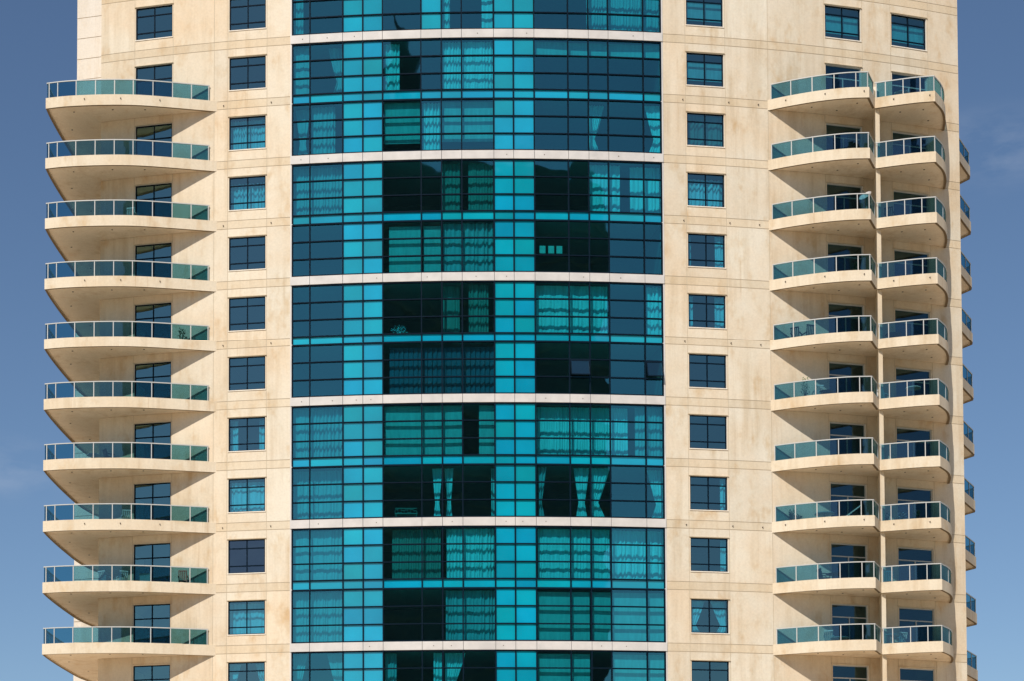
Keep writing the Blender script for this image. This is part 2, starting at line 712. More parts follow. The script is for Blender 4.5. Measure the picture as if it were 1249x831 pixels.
window_column('w280', range(KTOP, KBOT + 1), special={8: 'grey_glass'})
window_column('w860', range(KTOP, KBOT + 1))
for key in ('d187', 'dA', 'dB'):
    window_column(key, (-2, -1))
window_column('d187', range(0, KBOT + 1), 'balcony_door', rows=(.30,), hole=door_hole)
window_column('dA', range(0, KBOT + 1), 'balcony_door', 'rail', 'door_glass', rows=(.27,), hole=door_hole, extra=True)
window_column('dB', range(0, KBOT + 1), 'balcony_door', 'rail', 'door_glass', rows=(.27,), hole=door_hole, extra=True)

# ------------------------------------------------------------------ glazed centre
U = [355, 378, 418, 442.3, 466.4, 513.3, 538.1, 562.7, 601.7, 625.7, 651, 692.4, 717.2, 741.3, 784.1, 806.8]
SC = [s_of(u) for u in U]
SC[0], SC[-1] = sCW0 + .10, sCW1 - .10
OPAQUE = {2, 3, 8, 9}
SLIT = {(7, 4): (1, .9), }
OPEN_SASH = {(5, 11): 1, (5, 14): 1}         # storey k, column: middle light tilted out


def rows_of(k):
    z1, z0 = zf(k) - .455, zf(k + 1) + .02
    h = z1 - z0
    return z1, z1 - .335 * h, z1 - .668 * h, z0


def opaque_tone():
    a = random.uniform(.80, 1.14)
    w = random.uniform(-.09, .09)
    return (1, a - w * .4, a + w)


for k in range(KTOP, KBOT + 1):
    zr = rows_of(k)
    mb = MB()
    for i, s in enumerate(SC):
        w = .034
        mb.fbox(s - w, s + w, -.12, .035, zr[3] + .001, zr[0] - .001)
    for i in range(15):
        for j, z in enumerate(zr):
            t = .03 if j in (1, 2) else .035
            zc = z - .035 if j == 0 else (z + .035 if j == 3 else z)
            if k % 2 and j == 0:
                zc, t = z - .012, .045
            mb.fbox(SC[i] + .034, SC[i + 1] - .034, -.11, .028, zc - t, zc + t)
    if k % 2:
        for s in SC:
            mb.fbox(s - .034, s + .034, -.12, .035, zf(k) - .400, zf(k) + .02)
    st = mb.build('glazed_storey', M['navy'], tower)
    for i in range(15):
        op = i in OPAQUE or (i == 5 and k <= -1)
        pb = MB()
        for j in range(3):
            za, zb = zr[j + 1], zr[j]
            if (k, i) in OPEN_SASH and j == 1:
                continue
            if (k, i) in OPEN_SASH and j == 2:
                pb.build('glass_pane', M['glass'], st, smooth=True)
                pb = MB()
            pb.light(SC[i], SC[i + 1], -.05, za, zb, 0.0024 if op else .0030, .0004 if op else .0009, opaque_tone())
        pb.build('opaque_panel' if op else 'glass_pane', M['opaque'] if op else M['glass'], st, smooth=True)
        if (k, i) in OPEN_SASH:                # top-hung light standing open
            za, zb = zr[2] + .03, zr[1] - .03
            sb2 = MB()
            o1 = .30
            a, b = SC[i] + .04, SC[i + 1] - .04
            for (x0, x1, y0, y1) in ((a, b, 0, .07), (a, b, .93, 1), (a, a + .05, 0, 1), (b - .05, b, 0, 1)):
                def at(s, y, dd):
                    return P(s, .03 + o1 * (1 - y) + dd, za + (zb - za) * y)
                sb2.hexa([at(x0, y0, .02), at(x1, y0, .02), at(x1, y0, -.02), at(x0, y0, -.02),
                          at(x0, y1, .02), at(x1, y1, .02), at(x1, y1, -.02), at(x0, y1, -.02)], 0)
            sb2.face([at(a, 0, 0), at(b, 0, 0), at(b, 1, 0), at(a, 1, 0)], 1)
            sh = sb2.build('open_sash', [M['navy'], M['window_glass']], st)
            sh['label'] = 'tilted open light'
    if k % 2:                                  # turquoise strip over the odd storeys
        z1, z0 = zf(k) + .02, zf(k) - .43
        for i in range(15):
            pb = MB()
            q = [P(SC[i + a], -.05, (z1 if b else z0)) for a, b in ((0, 0), (1, 0), (1, 1), (0, 1))]
            pb.face(q, 0, opaque_tone())
            pb.build('spandrel_panel', M['opaque'], st)
    else:
        mb = MB()
        for i in range(15):
            mb.fbox(SC[i] + (.012 if i else -.10), SC[i + 1] - (.012 if i < 14 else -.10), -.10, .075, zf(k) - .45, zf(k) + .012)
        # weep spouts
        for i in random.sample(range(15), 6):
            sm = SC[i] + (SC[i + 1] - SC[i]) * random.uniform(.25, .75)
            mb.fbox(sm - .02, sm + .02, .07, .09, zf(k) - .25, zf(k) - .21, 1)
        mb.build('floor_band', [M['white_metal'], M['dark']], tower)
        mb = MB()
        arc_box(mb, SC[0], SC[-1], -.14, -.101, zf(k) - .455, zf(k) + .02)
        mb.build('band_backing', M['joint'], tower)

# drain spouts in the stone bands
for k in (1, 3, 5, 8):
    for u in (273, 331, 832, 888, 924):
        s = s_of(u)
        mb = MB()
        mb.tube(P(s, -.01, zf(k) - .25), .035, .03, .07, 8, 0, P(s, 1, 0) - P(s, 0, 0))
        mb.build('drain_spout', M['dark'], tower)


# ------------------------------------------------------------------ balconies
def smooth_run(pts, n=5):
    out = []
    for i in range(len(pts) - 1):
        p0 = Vector(pts[i - 1]) if i else 2 * Vector(pts[0]) - Vector(pts[1])
        p1, p2 = Vector(pts[i]), Vector(pts[i + 1])
        p3 = Vector(pts[i + 2]) if i + 2 < len(pts) else 2 * Vector(pts[-1]) - Vector(pts[-2])
        for j in range(n):
            t = j / n
            out.append(.5 * ((2 * p1) + (-p0 + p2) * t + (2 * p0 - 5 * p1 + 4 * p2 - p3) * t * t + (-p0 + 3 * p1 - 3 * p2 + p3) * t ** 3))
    out.append(Vector(pts[-1]))
    return out


def offset(pts, d):
    """open polyline moved by d to its right-hand side (outward when the run goes left to right in front)"""
    out = []
    for i, p in enumerate(pts):
        ns = []
        for a, b in ((i - 1, i), (i, i + 1)):
            if a >= 0 and b < len(pts):
                t = (pts[b] - pts[a])
                if t.length > 1e-6:
                    t.normalize()
                    ns.append(Vector((t.y, -t.x)))
        n = sum(ns, Vector((0, 0)))
        n.normalize()
        c = max(.35, n.dot(ns[0]))
        out.append(p + n * (d / c))
    return out


def ribbon(mb, line, o0, o1, z0, z1, mi=0, caps=True, mi_b=None):
    a, b = offset(line, o0), offset(line, o1)
    n = len(line)
    for i in range(n - 1):
        A, B, Cc, D = b[i], b[i + 1], a[i + 1], a[i]
        q = [Vector((p.x, p.y, z0)) for p in (A, B, Cc, D)] + [Vector((p.x, p.y, z1)) for p in (A, B, Cc, D)]
        mb.face((q[3], q[2], q[1], q[0]), mi if mi_b is None else mi_b)
        mb.face((q[4], q[5], q[6], q[7]), mi)
        mb.face((q[0], q[1], q[5], q[4]), mi)
        mb.face((q[2], q[3], q[7], q[6]), mi)
        if caps and i == 0:
            mb.face((q[3], q[0], q[4], q[7]), mi)
        if caps and i == n - 2:
            mb.face((q[1], q[2], q[6], q[5]), mi)


def lengths(line):
    L = [0]
    for a, b in zip(line[:-1], line[1:]):
        L.append(L[-1] + (b - a).length)
    return L


def point_at(line, L, t):
    t = min(max(t, 0), L[-1])
    for i in range(len(L) - 1):
        if t <= L[i + 1] + 1e-9:
            f = (t - L[i]) / max(1e-9, L[i + 1] - L[i])
            return line[i].lerp(line[i + 1], f)
    return line[-1]


def sub_line(line, L, t0, t1):
    return [point_at(line, L, t0)] + [p for p, l in zip(line, L) if t0 + .02 < l < t1 - .02] + [point_at(line, L, t1)]


def make_balcony(outline_runs, back, posts, soffit_spots, spouts=None, glass_mat='rail_glass', rail0=.0, rail1=.0):
    """outline_runs: smoothed runs (left to right seen from outside) ; back: inner polygon points closing it ;
    posts: distance along the outline of every post; built at storey line 1"""
    line = []
    for r in outline_runs:
        for p in r:
            if not line or (p - line[-1]).length > .02:
                line.append(p)
    L = lengths(line)
    zb, zt = zf(1) - .53 + EYE, zf(1) + .06 + EYE
    mb = MB()
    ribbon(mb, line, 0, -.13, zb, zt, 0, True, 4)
    slab = offset(line, -.08) + [Vector(p) for p in back]
    mb.prism([(p.x, p.y) for p in slab], zb + .07, zb + .30, 1, 1, 2)
    for x, y in soffit_spots:
        mb.tube((x, y, zb + .055), .05, .05, .02, 10, 3)
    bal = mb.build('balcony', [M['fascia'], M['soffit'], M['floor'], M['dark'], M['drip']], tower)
    # railing
    rb = MB()
    mid = offset(line, -.075)
    Lm = lengths(mid)
    a, b = rail0, Lm[-1] - rail1
    run = sub_line(mid, Lm, a, b)
    ribbon(rb, run, .035, -.035, zf(1) + .90 + EYE, zf(1) + .95 + EYE)
    sc = Lm[-1] / L[-1]
    ts = [t * sc for t in posts if a - .01 <= t * sc <= b + .01]
    for t in ts:
        p = point_at(mid, Lm, t)
        q = point_at(mid, Lm, min(t + .05, Lm[-1])) - point_at(mid, Lm, max(t - .05, 0))
        ang = math.atan2(q.y, q.x)
        rb.box((p.x, p.y, (zt + zf(1) + .90 + EYE) / 2), .045, .05, zf(1) + .90 + EYE - zt, Matrix.Rotation(ang, 3, 'Z'))
    rb.build('railing', M['rail'], bal)
    for t0, t1 in zip(ts[:-1], ts[1:]):
        if t1 - t0 < .2:
            continue
        seg = sub_line(mid, Lm, t0 + .03, t1 - .03)
        gb = MB()
        ribbon(gb, seg, .006, -.006, zt + .03, zf(1) + .895 + EYE)
        gb.build('glass_panel', M[glass_mat], bal)
    return bal, line, L


def spread_posts(L0, L1, pitch):
    n = max(1, round((L1 - L0) / pitch))
    return [L0 + (L1 - L0) * i / n for i in range(n + 1)]


V2 = lambda *a: [Vector(p) for p in a]


def wall_arc(x0, x1, n=8, d=-.06):
    return [Vector(plan(s_of_x(x0 + (x1 - x0) * i / n), d)) for i in range(n + 1)]


# left balcony: flank edge from the set-back wall to the front corner, then the bowed front
flank = smooth_run([(-13.6, 118.50), (-14.15, 117.6), (-14.74, 115.5), (-15.12, 113.0), (-15.42, 110.6), (-15.62, 108.6), (-15.70, 107.32)], 4)
front = smooth_run([(-15.70, 107.32), (-14.75, 107.08), (-13.64, 106.93), (-12.3, 106.84), (-11.0, 106.85), (-9.9, 106.97), (-8.6, 107.20), (-7.5, 107.42), (-6.10, 107.70)], 4)
lf, lt = lengths(flank)[-1], lengths(flank)[-1] + lengths(front)[-1]
us = [58.5, 68.6, 91.5, 115, 138.5, 162, 186, 210, 233.5]


def t_of_u(line, L, u, z, lo):
    best = None
    for i in range(400):
        t = lo + (L[-1] - lo) * i / 399
        p = point_at(line, L, t)
        e = abs(proj(p.x, p.y, z)[0] - u)
        if best is None or e < best[0]:
            best = (e, t)
    return best[1]


def posts_for(line, us, lo, z):
    L = lengths(line)
    return [t_of_u(line, L, u, z, lo) for u in us]


full = flank + front[1:]
pl = spread_posts(.25, lf - .5, 1.1) + posts_for(full, us, lf, zf(1) + .5) + [lt - .56]
backl = wall_arc(-6.12, xl + .02) + V2((xl + .02, 112), (xl + .02, 118.9), (-13.3, 119.0))
bl, linel, Ll = make_balcony([flank, front], backl, pl, [(-12.0, 107.6), (-14.2, 107.9), (-14.6, 110.2), (-13.9, 113.5), (-10.2, 107.6)], rail1=.50)

runA = [smooth_run([(24.50, 107.56), (25.53, 107.02), (27.0, 106.41), (28.52, 106.02), (29.73, 105.93)], 4), V2((29.73, 105.93), (30.40, 107.28))]
lineA = runA[0] + runA[1][1:]
LA = lengths(lineA)
pa = [.2] + posts_for(lineA, [964.7, 991.2, 1018.6, 1045.3], 0, zf(1) + .5) + [lengths(runA[0])[-1], LA[-1] - .06]
backA = V2((30.55, 107.4)) + [Vector(plan(s_of_x(30.8), -.06))] + wall_arc(30.6, 24.50)
bA, _, _ = make_balcony(runA, backA, pa, [(26.9, 107.3), (29.3, 106.8), (28.4, 107.7)], rail0=.18)

runB = [smooth_run([(30.42, 107.27), (31.3, 106.95), (32.5, 106.58), (33.49, 106.40)], 4),
        smooth_run([(33.49, 106.40), (34.32, 107.62), (34.85, 108.88), (35.17, 110.16)], 5)]
lineB = runB[0] + runB[1][1:]
LB = lengths(lineB)
pb_ = [.07] + posts_for(lineB, [1080, 1101.8, 1123.2], 0, zf(1) + .5) + [lengths(runB[0])[-1], lengths(runB[0])[-1] + 1.3, LB[-1] - .35]
backB = wall_arc(35.17, 30.75) + V2((30.55, 107.6))
bB, _, _ = make_balcony(runB, backB, pb_, [(32.0, 107.9), (33.2, 107.6), (33.9, 109.0)], rail1=.32)

runS = [V2((36.1, 112.2), (38.72, 116.5)), V2((38.72, 116.5), (38.84, 116.95)), V2((38.84, 116.95), (36.3, 122.2))]
lS = [p for r in runS for p in r]
LS = lengths(lS)
l1 = (runS[0][1] - runS[0][0]).length
bS, _, _ = make_balcony(runS, V2((36.25, 122.2), (36.2, 112.4)), [.12, 1.3, 2.5, l1 - 1.2, l1, l1 + .46, l1 + 1.9, l1 + 3.2, l1 + 4.5, LS[-1] - .1], [], rail0=.1, rail1=.05)

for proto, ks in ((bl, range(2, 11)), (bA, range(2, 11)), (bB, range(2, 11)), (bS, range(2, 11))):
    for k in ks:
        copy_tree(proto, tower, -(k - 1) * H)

for line, us_, ks in ((linel, (103, 147, 195), (1, 4, 8)), (lineA, (958, 1006, 1054), (1, 4, 8)), (lineB, (1090, 1134), (1, 4, 8))):
    Lx = lengths(line)
    for k in ks:
        for u in us_:
            mb = MB()
            p = point_at(line, Lx, t_of_u(line, Lx, u, zf(k), lf if line is linel else 0))
            mb.tube((p.x, p.y + .03, zf(k) - .17 + EYE), .035, .03, .09, 8, 0, (0, -1, 0))
            mb.build('drain_spout', M['dark'], tower)

# dividing fin between the two right-hand balcony stacks
mb = MB()
x0, x1 = 30.47, 30.72
yb0, yb1 = 107.42, 109.35
z0, z1 = ZBASE + EYE, zf(1) + 1.25 + EYE
mb.hexa([(x0, yb0, z0), (x1, yb0 + .05, z0), (x1 + .35, yb1, z0), (x0 + .35, yb1, z0),
         (x0, yb0, z1 - .75), (x1, yb0 + .05, z1 - .75), (x1 + .35, yb1, z1 + .45), (x0 + .35, yb1, z1 + .45)])
mb.build('balcony_divider', M['fascia'], tower)

# ------------------------------------------------------------------ curtains and blinds
GROUP_C = 'curtains and blinds behind the glass'


def drape(style, s0, s1, z0, z1, d=-.38, seed=0):
    rnd = random.Random(seed)
    mb = MB()
    W = s1 - s0
    if style == 'blind':
        mb.fbox(s0, s1, d - .004, d, z0, z1 - .06)
        mb.fbox(s0, s1, d - .05, d + .02, z1 - .06, z1)
        mb.fbox(s0, s1, d - .012, d + .010, z0 - .03, z0)
        return mb
    if style == 'slats':
        n = max(2, int(W / .26))
        for i in range(n):
            c = s0 + (i + .5) * W / n
            a = rnd.uniform(.2, .9)
            hw = W / n * .46
            p0, p1 = (c - hw, d - a * .08), (c + hw, d + a * .08)
            for t in (0,):
                A, B = P(p0[0], p0[1], z0), P(p1[0], p1[1], z0)
                A2, B2 = P(p0[0], p0[1], z1), P(p1[0], p1[1], z1)
                mb.face([A, B, B2, A2])
        mb.fbox(s0, s1, d - .05, d + .05, z1, z1 + .05)
        return mb
    nx = max(8, int(W / .02))
    pitch = rnd.uniform(.13, .27)
    ph = rnd.uniform(0, 6)
    amp = rnd.uniform(.025, .07)
    d -= rnd.uniform(-.08, .22)
    nz = 14
    grid = []
    phs = []
    x = 0
    wob = [rnd.uniform(-1, 1) for _ in range(12)]
    for i in range(nx + 1):
        t = i / nx
        phs.append(2 * math.pi * t * W / pitch + ph + .9 * sum(w * math.sin((j + 1) * 2.3 * t * W + 2 * j) for j, w in enumerate(wob[:6])))
    for j in range(nz + 1):
        v = j / nz                               # 0 bottom .. 1 top
        row = []
        for i in range(nx + 1):
            t = i / nx
            tt = t
            if style == 'tied_left':             # gathered to the left side at a third of its height
                w = pinch(v)
                tt = t * w
            elif style == 'tied_right':
                w = pinch(v)
                tt = 1 - (1 - t) * w
            elif style == 'tied':
                w = pinch(v)
                tt = .5 + (t - .5) * w
            a = amp * (.65 + .35 * math.sin(wob[6] * 3 * t * W + wob[7] * 4) + .15 * wob[8] * math.sin(4 * v))
            dd = d + a * math.sin(phs[i]) + .02 * math.sin(3 * v + phs[i] * .31)
            row.append(P(s0 + tt * W, dd, z0 + v * (z1 - z0)))
        grid.append(row)
    mb.grid(grid)
    return mb


def pinch(v):
    c = .34
    w = .38 + .62 * min(1, abs(v - c) / (.66 if v > c else .5)) ** .85
    return w


STOREY = {-1: 'storey above top white band', 0: 'storey below top white band', 1: 'storey above second white band',
          2: 'storey below second white band', 3: 'storey above third white band', 4: 'storey below third white band',
          5: 'storey above fourth white band', 6: 'storey below fourth white band', 7: 'storey above fifth white band',
          8: 'storey below fifth white band', 9: 'storey above lowest white band', 10: 'storey below lowest white band'}
LOOK = {'pleat': ('sheer', 'pale pleated curtain'), 'tied': ('sheer', 'pale tied-back curtain'), 'tied_left': ('sheer', 'pale curtain tied left'),
        'tied_right': ('sheer', 'pale curtain tied right'), 'dim': ('drape', 'dull green pleated curtain'),
        'slats': ('black_drape', 'dark vertical slat blind'), 'blind': ('blind', 'plain roller blind')}
# storey, u0, u1, style, where, (top drop, bottom lift)
CUR = [
    (-1, 357, 369, 'pleat', 'left edge'), (-1, 539, 549, 'pleat', 'left side of middle bay'), (-1, 588, 602, 'pleat', 'right side of middle bay'),
    (-1, 717, 806, 'pleat', 'right bay'),
    (0, 358, 376.5, 'pleat', 'left edge'), (0, 399, 417, 'tied_right', 'beside the turquoise column'), (0, 468, 487, 'pleat', 'left end of middle bay'),
    (0, 540, 602, 'pleat', 'right half of middle bay'), (0, 652, 806, 'blind', 'right bay, rolled most of the way up', 0.1, 2.2),
    (1, 359, 376.5, 'tied', 'left edge'), (1, 379, 408, 'pleat', 'beside the left edge'), (1, 468, 512, 'blind', 'left end of middle bay', .1, .75),
    (1, 515, 537, 'pleat', 'centre of middle bay'), (1, 539, 602, 'blind', 'right half of middle bay', .1, .8),
    (1, 719, 739, 'tied_left', 'centre of right bay'), (1, 787, 806, 'tied_right', 'right edge'),
    (2, 357, 417, 'pleat', 'left edge'), (2, 539, 561, 'dim', 'centre of middle bay'), (2, 571, 602, 'dim', 'right end of middle bay'),
    (2, 719, 757, 'pleat', 'centre of right bay'), (2, 770, 806, 'pleat', 'right edge'),
    (3, 474, 513, 'blind', 'left end of middle bay', .25, .35), (3, 516, 537, 'blind', 'centre of middle bay', .25, .2), (3, 540, 602, 'pleat', 'right half of middle bay'),
    (4, 540, 560, 'dim', 'centre of middle bay'), (4, 571, 595, 'dim', 'right end of middle bay'), (4, 653, 741, 'pleat', 'left half of right bay'),
    (4, 788, 806, 'pleat', 'right edge'),
    (5, 474, 602, 'slats', 'across the middle bay'),
    (6, 357, 417, 'pleat', 'left edge'), (6, 468, 562, 'blind', 'left half of middle bay', .12, .05), (6, 583, 602, 'blind', 'right end of middle bay', .12, .05),
    (6, 653, 765, 'pleat', 'left half of right bay'), (6, 773, 806, 'pleat', 'right edge'),
    (7, 357, 417, 'pleat', 'left edge'), (7, 526, 538, 'tied', 'left of a pair in middle bay'), (7, 541, 552, 'tied', 'right of a pair in middle bay'),
    (7, 598, 603, 'pleat', 'right end of middle bay'), (7, 655, 665, 'tied_left', 'left end of right bay'), (7, 698, 717, 'tied', 'left of a pair in right bay'),
    (7, 718, 742, 'tied_left', 'right of a pair in right bay'), (7, 788, 806, 'tied_right', 'right edge'),
    (8, 357, 417, 'pleat', 'left edge'), (8, 477, 536, 'dim', 'left half of middle bay'), (8, 543, 602, 'pleat', 'right half of middle bay'),
    (8, 654, 741, 'pleat', 'left half of right bay'), (8, 744, 806, 'pleat', 'right half of right bay'),
    (9, 357, 417, 'pleat', 'left edge'), (9, 542, 602, 'pleat', 'right half of middle bay'), (9, 653, 716, 'blind', 'left end of right bay', .2, .05),
    (9, 718, 806, 'blind', 'right half of right bay', .2, .05),
    (10, 357, 374, 'tied_left', 'left edge'), (10, 398, 417, 'tied_right', 'beside the turquoise column'), (10, 468, 482, 'pleat', 'left end of middle bay'),
    (10, 527, 537, 'pleat', 'centre of middle bay'), (10, 541, 566, 'tied_left', 'right half of middle bay'), (10, 653, 716, 'blind', 'left end of right bay', .2, .05),
    (10, 744, 806, 'blind', 'right half of right bay', .2, .05),
]


def u_fix(u, k):
    """photo columns are read at each storey: undo the slight convergence"""
    return s_of(u, zf(k + .5)) if k <= 0 else s_of(u, Z0)


for n, c in enumerate(CUR):
    k, u0, u1, st, where = c[:5]
    top, bot = c[5:7] if len(c) > 5 else (.12 if st != 'slats' else .30, .03)
    z1, z0 = zf(k) - .42 - top, zf(k + 1) - .12 + bot
    dd = -.38 if st != 'blind' else -.30
    mb = drape(st, s_of(u0), s_of(u1), z0, z1, dd, n)
    matn, txt = LOOK[st]
    if u0 < 420 and matn == 'sheer' or n % 5 == 3 and matn == 'sheer':
        matn = 'voile'
    o = mb.build('roller_blind' if st == 'blind' else ('slat_blind' if st == 'slats' else 'curtain'), M[matn], smooth=st not in ('blind', 'slats'))
    tag(o, f'{txt}, {where}, {STOREY[k]}', 'blind' if st in ('blind', 'slats') else 'curtain', GROUP_C)

ROWNAME = dict(zip(range(-1, 11), 'topmost second third fourth fifth sixth seventh eighth ninth tenth eleventh lowest'.split()))
WCUR = [
    ('w280', 1, 0, 1, 'pleat', 1), ('w280', 2, 0, 1, 'pleat', .85), ('w280', 6, .02, .22, 'pleat', 1), ('w280', 6, .80, .99, 'pleat', 1),
    ('w280', 7, 0, 1, 'pleat', .9), ('w280', 9, 0, 1, 'pleat', .98), ('w280', 10, 0, .3, 'tied_left', 1), ('w280', 10, .7, 1, 'tied_right', 1),
    ('w860', -1, 0, 1, 'blind', .7), ('w860', 0, 0, 1, 'blind', .7), ('w860', 1, .1, 1, 'dim', 1), ('w860', 2, 0, 1, 'pleat', .85),
    ('w860', 3, .0, .14, 'pleat', 1), ('w860', 3, .76, .98, 'pleat', 1), ('w860', 4, .0, .16, 'pleat', 1), ('w860', 4, .74, .99, 'pleat', 1),
    ('w860', 7, .84, .98, 'pleat', 1), ('w860', 8, .84, .98, 'pleat', 1), ('w860', 9, 0, .42, 'tied_left', 1), ('w860', 9, .58, 1, 'tied_right', 1),
    ('dA', -1, 0, 1, 'blind', .7), ('dB', -1, 0, 1, 'blind', .7),
]
WCOL = {'w280': 'the column left of glazing', 'w860': 'the column right of glazing', 'dA': 'window over the inner right balconies',
        'dB': 'window over the outer right balconies'}
for n, (key, k, f0, f1, st, hfrac) in enumerate(WCUR):
    s0, s1 = WIN[key]
    z0, z1 = win_hole(k)
    W = s1 - s0
    z1 -= .06
    if hfrac < 1:
        z1 -= (z1 - z0) * (1 - hfrac) * .6
    if st == 'blind':
        z0 += .45
    mb = drape(st, s0 + W * f0, s0 + W * f1, z0 - (.2 if st != 'blind' else 0), z1, -.34, 100 + n)
    matn, txt = LOOK[st]
    side = '' if f1 - f0 > .6 else (' at left jamb' if f0 < .3 else ' at right jamb')
    o = mb.build('roller_blind' if st == 'blind' else 'curtain', M[matn], smooth=st != 'blind')
    place = f'{ROWNAME[k]} window of {WCOL[key]}' if key[0] == 'w' else f'topmost {WCOL[key]}'
    tag(o, f'{txt}{side}, {place}', 'blind' if st == 'blind' else 'curtain', GROUP_C)


# ------------------------------------------------------------------ things on balconies and in rooms
def floor_z(k):
    return zf(k) - .23 + EYE


def chair(loc, rz, mat, label, group='chairs on the balconies', tall=.45):
    t = empty('balcony_chair', loc)
    tag(t, label, 'chair', group)
    L = Vector(loc)
    Rm = Matrix.Rotation(rz, 3, 'Z')

    def T(x, y, z):
        return L + Rm @ Vector((x, y, z))
    for sx in (-1, 1):
        for sy in (-1, 1):
            b = MB()
            b.bar(T(sx * .24, sy * .22, 0), T(sx * .21, sy * .19, .44), .045)
            b.build('leg', mat, t)
    b = MB()
    b.hexa([T(-.24, -.24, .42), T(.24, -.24, .42), T(.22, .22, .40), T(-.22, .22, .40),
            T(-.24, -.24, .46), T(.24, -.24, .46), T(.22, .22, .44), T(-.22, .22, .44)])
    b.build('seat', mat, t)
    b = MB()
    for x in (-.2, -.1, 0, .1, .2):
        b.bar(T(x, .21, .45), T(x * 1.05, .32, .45 + tall), .055, 0, .03)
    b.bar(T(-.24, .32, .47 + tall), T(.24, .32, .47 + tall), .06)
    b.build('backrest', mat, t)
    for sx in (-1, 1):
        b = MB()
        b.bar(T(sx * .25, .25, .66), T(sx * .26, -.2, .64), .05)
        b.bar(T(sx * .26, -.2, .64), T(sx * .23, -.2, .44), .04)
        b.build('armrest', mat, t)
    return t


def table(loc, r, h, mat, label, group='tables on the balconies'):
    t = empty('round_table', loc)
    tag(t, label, 'table', group)
    b = MB()
    b.tube((loc[0], loc[1], loc[2] + h - .035), r, r, .035, 24)
    b.build('tabletop', mat, t)
    b = MB()
    b.tube((loc[0], loc[1], loc[2] + .03), .035, .03, h - .065, 10)
    b.build('pedestal', mat, t)
    b = MB()
    for a in range(3):
        dx, dy = math.cos(a * 2.1), math.sin(a * 2.1)
        b.bar((loc[0], loc[1], loc[2] + .06), (loc[0] + dx * r * .7, loc[1] + dy * r * .7, loc[2] + .02), .04)
    b.build('foot', mat, t)


def plant(loc, h, w, label, flower=False, n=110, seed=1):
    rnd = random.Random(seed)
    t = empty('potted_plant', loc)
    tag(t, label, 'plant', 'plants on the balconies')
    L = Vector(loc)
    b = MB()
    b.tube(L, .13, .18, .30, 14)
    b.build('pot', M['pot'], t)
    b = MB()
    for i in range(5):
        a = i * 1.3
        b.bar(L + Vector((0, 0, .28)), L + Vector((math.cos(a) * w * .3, math.sin(a) * w * .3, .3 + (h - .3) * rnd.uniform(.6, 1))), .018)
    b.build('stem', M['leaf'], t)
    b = MB()
    for i in range(n):
        v = rnd.random()
        rr = w * .5 * (1 - .45 * v) * math.sqrt(rnd.random())
        a = rnd.uniform(0, 6.28)
        c = L + Vector((math.cos(a) * rr, math.sin(a) * rr, .34 + v * (h - .34)))
        d = Vector((rnd.uniform(-1, 1), rnd.uniform(-1, 1), rnd.uniform(-.4, .9))).normalized()
        s = d.orthogonal().normalized()
        l = rnd.uniform(.07, .14)
        b.face([c, c + d * l * .5 + s * l * .3, c + d * l, c + d * l * .5 - s * l * .3], 1 if flower and rnd.random() < .35 else 0)
    b.build('foliage', [M['leaf'], M['petal']], t)


def spot(u, k, back, line, lo=0):
    """a place `back` metres behind the railing, seen at column u"""
    L = lengths(line)
    p = point_at(line, L, t_of_u(line, L, u, zf(k) + .4, lo))
    return (p.x, p.y + back, floor_z(k))


A_, B_, L_ = lineA, lineB, linel
chair(spot(975, 5, .7, A_), R(150), M['dark_plastic'], 'dark low chair behind the fifth inner right balcony, near its left end')
chair(spot(990, 5, 1.0, A_), R(200), M['dark_plastic'], 'dark chair by the door of the fifth inner right balcony', tall=.6)
plant(spot(985, 6, .6, A_), 1.45, .55, 'tall potted plant rising over the rail of the sixth inner right balcony', seed=3)
chair(spot(1002, 6, .8, A_), R(180), M['plastic'], 'white chair behind the glass of the sixth inner right balcony')
table(spot(1012, 6, .7, A_), .38, .62, M['dark_plastic'], 'dark round table on the sixth inner right balcony')
plant(spot(968, 8, .55, A_), .95, .5, 'bushy potted plant at the left end of the eighth inner right balcony', seed=5)
plant(spot(976, 8, .5, A_), .62, .7, 'low potted plant along the rail of the eighth inner right balcony', seed=6)
table(spot(1010, 8, .8, A_), .55, .66, M['plastic'], 'pale round table on the eighth inner right balcony')
chair(spot(1009, 9, .6, A_), R(100), M['dark_plastic'], 'dark chair with slanted back on the ninth inner right balcony')
table(spot(1021, 9, .7, A_), .42, .68, M['dark_plastic'], 'dark round table on the ninth inner right balcony')
table(spot(1028, 10, .7, A_), .5, .55, M['plastic'], 'pale low table on the tenth inner right balcony')
chair(spot(1016, 10, .8, A_), R(160), M['plastic'], 'pale chair by the door of the tenth inner right balcony')
table(spot(1120, 6, .9, B_), .42, .98, M['plastic'], 'white round table on the sixth outer right balcony')
chair(spot(1083, 6, .7, B_), R(120), M['plastic'], 'white plastic chair on the sixth outer right balcony')
plant(spot(1085, 8, .5, B_), .75, .4, 'white flowering plant at the left end of the eighth outer right balcony', True, seed=8)
plant(spot(1103, 8, .5, B_), .75, .6, 'white flowering plant before the door of the eighth outer right balcony', True, seed=9)
plant(spot(1121, 8, .5, B_), .85, .6, 'leafy plant at the middle of the eighth outer right balcony', seed=10)
chair(spot(1087, 9, .6, B_), R(170), M['plastic'], 'white plastic chair on the ninth outer right balcony')
table(spot(1091, 10, .6, B_), .40, .85, M['plastic'], 'white round table on the tenth outer right balcony')
chair(spot(1103, 10, .8, B_), R(200), M['plastic'], 'white plastic chair on the tenth outer right balcony')
plant(spot(221, 5, .35, L_, lf), .95, .55, 'leafy potted plant near the right end of the fifth left balcony', seed=12)
chair(spot(126, 9, .8, L_, lf), R(150), M['plastic'], 'white plastic chair at the left side of the ninth left balcony')
chair(spot(147, 9, .8, L_, lf), R(205), M['plastic'], 'white plastic chair at the middle of the ninth left balcony')
